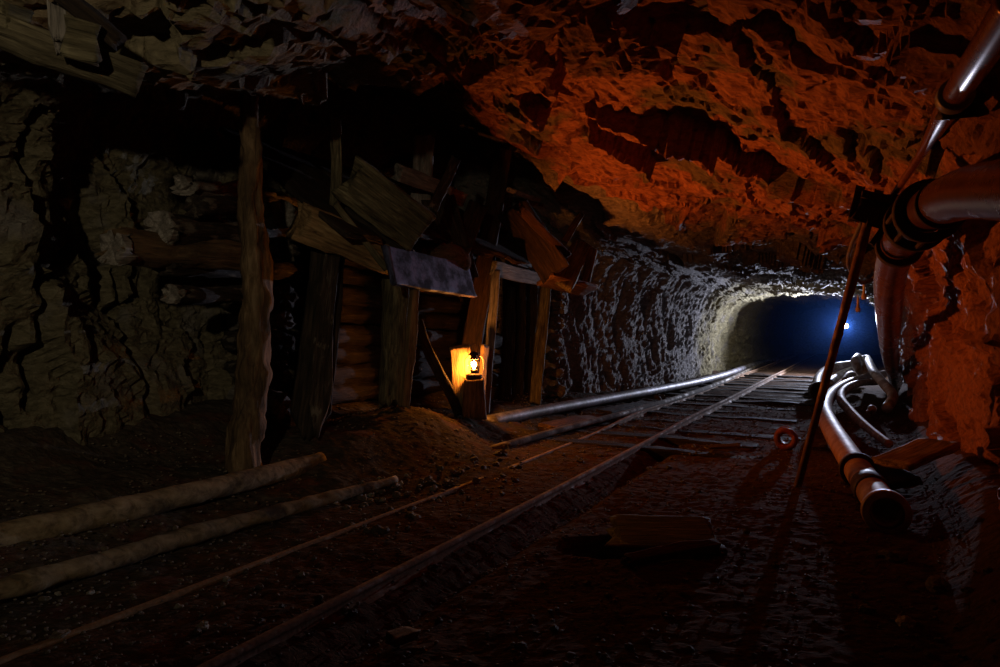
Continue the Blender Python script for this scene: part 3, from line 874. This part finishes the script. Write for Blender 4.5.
for a in range(8):                                                 # bolts round the flange pair
    ax = (P_[5] - P_[4]).normalized()
    e1 = ax.orthogonal().normalized(); e2 = ax.cross(e1)
    c = P_[4].lerp(P_[5], .15) + (e1 * math.cos(a * math.pi / 4) + e2 * math.sin(a * math.pi / 4)) * .132
    v, f = lathe([(.0, -.1), (.014, -.1), (.014, .09), (.0, .09)], 6)
    mesh_obj('bolt', v, f, M['black_iron'], vp, False, axis_matrix(c, ax))
# upper thin pipe to the roof
Q_ = [at(893, 196, 3.9), at(925, 148, 3.25), at(955, 96, 2.6), at(985, 50, 2.1), at(1020, -5, 1.75)]
up_ = tube('roof_pipe', 'thin dark pipe slanting up to the roof at the right edge', 'pipe', [tuple(p) for p in Q_], [.02, .02, .045, .05, .05], 'rust_pipe', ring=16)
bpy.context.view_layer.update()
collar(up_, Q_[2], Q_[3] - Q_[2], .064, .04, 'pipe', 'coupling')
timber('hanger_strap', 'black iron strap holding the bend of the thick pipe to the rock', 'bracket', at(930, 175, 3.3), at(948, 118, 3.1), .05, .02, 'black_iron', round_=.0, wob=.004)
timber('hanger_strap', 'black bar across the coupling of the thin roof pipe', 'bracket', at(938, 110, 2.7), at(984, 104, 2.6), .09, .05, 'black_iron', round_=.1, wob=.003)
# bracket at the head of the rod
bc = at(878, 210, 3.9)
br = empty('pipe_bracket', bc, 'black toothed iron bracket at the head of the leaning rod', 'bracket')
bpy.context.view_layer.update()
def brp(name, a, b, w, h, **kw):
    return timber(name, None, None, a, b, w, h, 'black_iron', parent=br, round_=.05, wob=.002, fine=.002, **kw)
brp('plate', at(858, 205, 3.9), at(905, 222, 3.85), .17, .04)
brp('arm', at(852, 222, 3.95), at(861, 186, 3.9), .05, .04)
brp('arm', at(871, 226, 3.9), at(879, 192, 3.88), .05, .06)
brp('arm', at(886, 232, 3.88), at(893, 196, 3.85), .06, .06)
brp('crossbar', at(862, 194, 3.86), at(900, 202, 3.82), .05, .05)
brp('hook', at(872, 244, 3.95), at(884, 226, 3.9), .03, .03)
tube('cable', 'thin black cable looping from the bracket along the roof', 'cable', [tuple(at(*p)) for p in [(862, 222, 4.0), (852, 244, 4.4), (848, 262, 5.0), (853, 275, 5.6), (862, 283, 6.0), (872, 279, 6.2), (880, 272, 6.0)]], .014, 'dark_hose', ring=8)
for px, py in ((864, 291), (858, 304)):
    p = at(px, py, 6.1 if px > 860 else 6.6)
    v, f = lathe([(.0, -.08), (.02, -.078), (.024, -.05), (.012, -.02), (.01, .05), (.004, .09), (.0, .09)], 12)
    o = mesh_obj('cable_plug', v, f, M['hose']); o.location = p
    tag(o, 'pale drop-shaped plug dangling from the cable, %s' % ('nearer the thick pipe' if px > 860 else 'lower and nearer the leaning rod'), 'plug', 'plugs on the cable')
# suction pipe and hoses
def zp(px, py, z):
    p = on_z(px, py, z)
    return (p.x, p.y, z)
H1 = [zp(886, 512, .12), zp(866, 482, .12), zp(846, 452, .13), zp(829, 424, .15)]
H1b = H1[-1:] + [zp(824, 408, .18), zp(832, 394, .22), zp(848, 384, .25), zp(868, 377, .27), zp(884, 374, .27)]
s1 = tube('suction_hose', 'thick hose curving round the pile and ending in an open flanged pipe near the plank', 'hose', H1 + H1b[1:], [.09, .09, .088, .08, .075, .07, .065], 'hose_rust', hollow=.72, ring=24)
bpy.context.view_layer.update()
d01 = Vector(H1[0]) - Vector(H1[1])
collar(s1, Vector(H1[0]), d01, .118, .03, 'hose_rust', 'end_flange')
collar(s1, Vector(H1[1]).lerp(Vector(H1[2]), .35), Vector(H1[2]) - Vector(H1[1]), .118, .025, 'black_iron', 'clamp')
collar(s1, Vector(H1[0]).lerp(Vector(H1[1]), .75), d01, .1, .1, 'black_iron', 'sleeve')
tube('loose_hose', 'hose looping inside the thick flanged hose and trailing to the plank', 'hose', [zp(889, 444, .08), zp(868, 428, .1), zp(852, 413, .14), zp(841, 399, .2), zp(846, 389, .25), zp(860, 383, .27), zp(876, 382, .27)], [.035, .045, .055, .055, .05], 'hose', ring=18)
tube('loose_hose', 'hose arching over the back of the pile down to the thick pipe', 'hose', [zp(887, 408, .12), zp(893, 396, .22), zp(884, 384, .32), zp(874, 372, .42), zp(869, 362, .5), zp(867, 358, .5)], .062, 'hose', ring=18)
tube('loose_hose', 'pale hose bend standing up at the back of the pile', 'hose', [zp(864, 378, .2), zp(859, 370, .35), zp(855, 361.5, .5), zp(858, 357, .55)], .07, 'hose', ring=16)
tube('loose_hose', 'short hose stub behind the standing bend', 'hose', [zp(866, 376, .25), zp(866, 366, .42), zp(864, 359, .52)], .07, 'hose', ring=16)
tube('loose_hose', 'straight pale hose piece lying across the pile behind the rod', 'hose', [zp(829, 383, .15), zp(840, 375, .22), zp(855, 368, .3)], .07, 'hose', ring=16)
tube('loose_hose', 'outer hose circling the back of the pile left of the rod', 'hose', [zp(816, 388, .1), zp(818, 378, .2), zp(826, 370, .3), zp(838, 366, .36), zp(852, 364, .38)], .07, 'hose', ring=16)
tube('loose_hose', 'stubby hose end in the middle of the pile', 'hose', [zp(846, 381, .2), zp(849, 376, .26), zp(852, 375, .26)], .07, 'hose', ring=14, hollow=.7)
fun = empty('hose_nozzle', Vector(zp(871, 409, .12)), 'small flared nozzle lying inside the hose loop', 'nozzle')
bpy.context.view_layer.update()
v, f = lathe([(.0, 0), (.05, 0), (.045, .02), (.024, .06), (.018, .2), (.0, .2)])
mesh_obj('flared_end', v, f, M['hose'], fun, True, axis_matrix(zp(872, 409, .12), Vector(zp(855, 416, .12)) - Vector(zp(872, 409, .12))))
v, f = lathe([(.0, .2), (.012, .2), (.012, .28), (.0, .28)], 10)
mesh_obj('tip', v, f, M['hose'], fun, True, axis_matrix(zp(872, 409, .12), Vector(zp(855, 416, .12)) - Vector(zp(872, 409, .12))))
# dark drum behind the rod, red flange piece beside the rod
v, f = lathe([(.0, -.12), (.13, -.12), (.14, -.11), (.135, 0), (.14, .11), (.13, .12), (.1, .12), (.095, .1), (.0, .1)], 28)
dz = zp(819, 391, .14)
o = mesh_obj('small_drum', v, f, M['black_iron'], None, True, axis_matrix(dz, Vector((-.3, -1, .1))))
tag(o, 'small dark drum lying at the front of the hose pile behind the rod', 'drum')
fc = zp(786, 438, .1)
fl = empty('flanged_pipe_piece', Vector(fc), 'short red flanged pipe piece lying left of the leaning rod', 'pipe fitting')
bpy.context.view_layer.update()
axd = Vector((-.45, -1, .05)).normalized()
v, f = lathe([(.05, 0), (.095, 0), (.1, .005), (.1, .025), (.06, .03), (.06, .16), (.1, .165), (.1, .19), (.05, .19), (.045, .15), (.045, .03)], 28)
mesh_obj('body', v, f[:-2], M['flange'], fl, True, axis_matrix(Vector(fc) - axd * .1, axd))
# wood by the right wall
timber('plank', 'reddish plank propped at the foot of the right wall beside the flanged pipe end', 'plank', at(890, 463, 4.3), at(939, 441, 4.5), .27, .05, 'amber_wood', normal=Vector((-.62, -.25, .75)), fine=.006)
timber('plank', 'dark plank in shadow under the reddish propped plank', 'plank', at(870, 470, 4.6), at(905, 486, 4.2), .2, .05, 'dark_wood', normal=Vector((-.2, -.3, .9)))

# ------------------------------------------------------------------ hatch board between rail and wall
hb0, hb1 = zp(612, 533, .05), zp(716, 536, .05)
timber('hatch_board', 'thick worn board lying tilted over the hole beside the near rail', 'board', hb0, hb1, .36, .055, 'olive_wood', normal=Vector((0.02, -.16, 1)), rag0=.04, rag1=.015, round_=.2, fine=.006)
timber('edge_batten', 'narrow reddish batten along the front edge of the thick worn board', 'batten', zp(626, 562, .03), zp(715, 543, .07), .05, .05, 'brown_wood', normal=Vector((0, -.4, 1)), rag0=.02)
# broken boards at the far side of the pipes, scraps
timber('plank', 'reddish short plank wedged between the two far pipes', 'plank', zp(545, 428, .07), zp(604, 415, .07), .2, .03, 'brown_wood', normal=(0, -.2, 1))
timber('plank', 'grey short plank wedged between the two far pipes', 'plank', zp(603, 412, .09), zp(648, 402, .09), .2, .03, 'log_wood', normal=(0, -.1, 1))
timber('plank', 'splintered pale lath lying on the sleepers beside the near rail', 'plank', zp(706, 446, .05), zp(741, 444, .05), .06, .02, 'pale_wood', rag0=.03, rag1=.03, normal=(0, -.3, 1))
timber('plank', 'thin brick-sized offcut lying right of the near rail in the foreground', 'plank', zp(387, 642, .03), zp(410, 632, .03), .07, .03, 'brown_wood', normal=(0, 0, 1))

# ------------------------------------------------------------------ broken timber under the roof, upper left
timber('roof_beam', 'heavy old beam end under the roof in the upper left corner', 'beam', on_u(-20, 24, -2.95), on_u(139, 84, -2.75), .12, .15, 'roof_wood', round_=.3, fine=.009, w1=.14)
timber('roof_beam', 'thin dark beam slanting along the roof above the beam end', 'beam', on_u(50, -12, -2.7), on_u(118, 44, -2.7), .07, .08, 'dark_wood')
timber('roof_lath', 'broken upright lath beside the old beam, pink in the light', 'lath', on_u(52, 2, -2.72), on_u(55, 49, -2.72), .06, .03, 'pale_wood', tip=.5, rag1=.03)
timber('roof_board', 'square board resting on the old beam under the slanting beam', 'board', on_u(64, 38, -2.7), on_u(98, 46, -2.66), .15, .04, 'olive_wood', round_=.05)
timber('roof_board', 'short board left of the broken lath on the old beam', 'board', on_u(0, 14, -2.85), on_u(30, 24, -2.85), .1, .05, 'olive_wood')

# ------------------------------------------------------------------ stones and gravel
def put_stone(px, py, s, mat, seed, label, group=None, flat=.6):
    v, f = stone_mesh(s, s * .8, s * flat, seed, 3)
    p = on_z(px, py, 0)
    z = gz(p.x, p.y)
    p = on_z(px, py, z)
    o = mesh_obj('stone', v, f, M[mat], smooth=False)
    o.location = (p.x, p.y, z + s * flat * .35)
    o.rotation_euler = (0, 0, seed * 1.7)
    return tag(o, label, 'stone', group)
put_stone(203, 628, .025, 'pale_stone', 5, 'whitish stone lying alone below the sunken rail at lower left')
put_stone(906, 626, .036, 'pale_stone', 6, 'pale flat stone in the dark lower right corner')
put_stone(868, 612, .03, 'stone', 7, 'dull stone left of the pale flat stone at lower right')
put_stone(940, 590, .06, 'stone', 8, 'largest dark stone at the foot of the right wall')
put_stone(895, 560, .05, 'stone', 9, 'dark stone just below the open flanged pipe end')
put_stone(60, 640, .035, 'stone', 10, 'flat grey stone near the lower left corner beside the sunken rail')
put_stone(548, 516, .02, 'pale_stone', 12, 'small pale stone touching the near rail')
rs = random.Random(11)
protos = [stone_mesh(1, .8, .65, 300 + k, 2) for k in range(8)]
pm = []
for k, (v, f) in enumerate(protos):
    for mt in ('stone', 'pale_stone'):
        me = bpy.data.meshes.new('stone')
        me.from_pydata(v.tolist(), [], f); me.materials.append(M[mt]); me.update()
        pm.append(me)
def rubble(n, pick, smin, smax, label, group, pale=.12):
    for _ in range(n):
        px, py = pick()
        if py < 372: continue
        p = on_z(px, py, 0)
        for _k in range(3):
            z = gz(p.x, p.y); p = on_z(px, py, z)
        s = rs.uniform(smin, smax)
        me = pm[rs.randrange(8) * 2 + (1 if rs.random() < pale else 0)]
        o = link(bpy.data.objects.new('stone', me))
        o.location = (p.x, p.y, gz(p.x, p.y) + s * .25)
        o.scale = (s, s, s)
        o.rotation_euler = (rs.uniform(-.4, .4), rs.uniform(-.4, .4), rs.uniform(0, 6.28))
        tag(o, label, 'stone', group)
rubble(120, lambda: (rs.uniform(320, 520), rs.uniform(412, 500)), .012, .035, 'small broken stone on the dirt mound before the lantern', 'stones on the dirt mound')
rubble(90, lambda: (rs.uniform(20, 460), rs.uniform(470, 650)), .008, .02, 'small broken stone between the muddy pipes and the near rail', 'stones left of the near rail')
rubble(50, lambda: (rs.uniform(560, 720), rs.uniform(400, 470)), .012, .03, 'small broken stone in the track bed past the lantern', 'stones in the far track bed')
rubble(60, lambda: (rs.uniform(520, 990), rs.uniform(480, 660)), .007, .022, 'small broken stone on the dark floor right of the near rail', 'stones right of the near rail', .06)
rubble(45, lambda: (rs.uniform(560, 700), rs.uniform(378, 400)), .03, .08, 'rubble stone at the foot of the far left wall behind the thick pipe', 'stones along the far left wall')
def gravel():
    g = random.Random(5)
    vs, fs = [], []
    v0, f0 = stone_mesh(1, .8, .6, 400, 1)
    for _ in range(7500):
        t_ = 1.2 + 9.5 * g.random() ** 1.5
        u_ = g.uniform(-4.3, .4)
        p = W(t_, u_)
        s = g.uniform(.003, .0095) * (1 + t_ * .06)
        a = g.uniform(0, 6.28); ca, sa = math.cos(a), math.sin(a)
        z = gz(p.x, p.y) + .012
        b = len(vs)
        for x, y, zz in v0:
            vs.append((p.x + s * (x * ca - y * sa), p.y + s * (x * sa + y * ca), z + s * zz))
        fs += [[i + b for i in q] for q in f0]
    o = mesh_obj('gravel', vs, fs, M['stone'], smooth=False)
    tag(o, 'fine gravel strewn over the dirt floor on both sides of the rails', 'gravel', kind='stuff')
gravel()

# ------------------------------------------------------------------ added fill light, world, camera
# added fill spot behind the camera, for an assumed torch, washing the left wall
TP = Vector((-.9, -1.6, 2.2))
k = light('fill_light', 'SPOT', TP, 190, (1.0, .86, .58), None, shadow_soft_size=.06, spot_size=math.radians(70), spot_blend=1.0)
k.rotation_euler = (Vector((-2.75, 3.4, 2.1)) - TP).to_track_quat('-Z', 'Y').to_euler()

w = bpy.data.worlds.new('World'); S.world = w
w.use_nodes = True
w.node_tree.nodes['Background'].inputs[0].default_value = (0, 0, 0, 1)

cam = bpy.data.cameras.new('Camera')
cam.lens = 24; cam.sensor_width = 36; cam.sensor_fit = 'HORIZONTAL'
cam.shift_y = -(333.5 - HZ) / 1000.0
cam.clip_start = .05
co = link(bpy.data.objects.new('Camera', cam))
co.location = (0, 0, EYE)
co.rotation_euler = (math.pi / 2, 0, 0)
S.camera = co
S.view_settings.view_transform = 'Standard'
S.view_settings.look = 'None'
S.view_settings.gamma = 1
S.view_settings.exposure = 0
S.view_settings.use_curve_mapping = False
S.cycles.use_denoising = True
S.cycles.sample_clamp_indirect = 3.0
S.cycles.max_bounces = 6
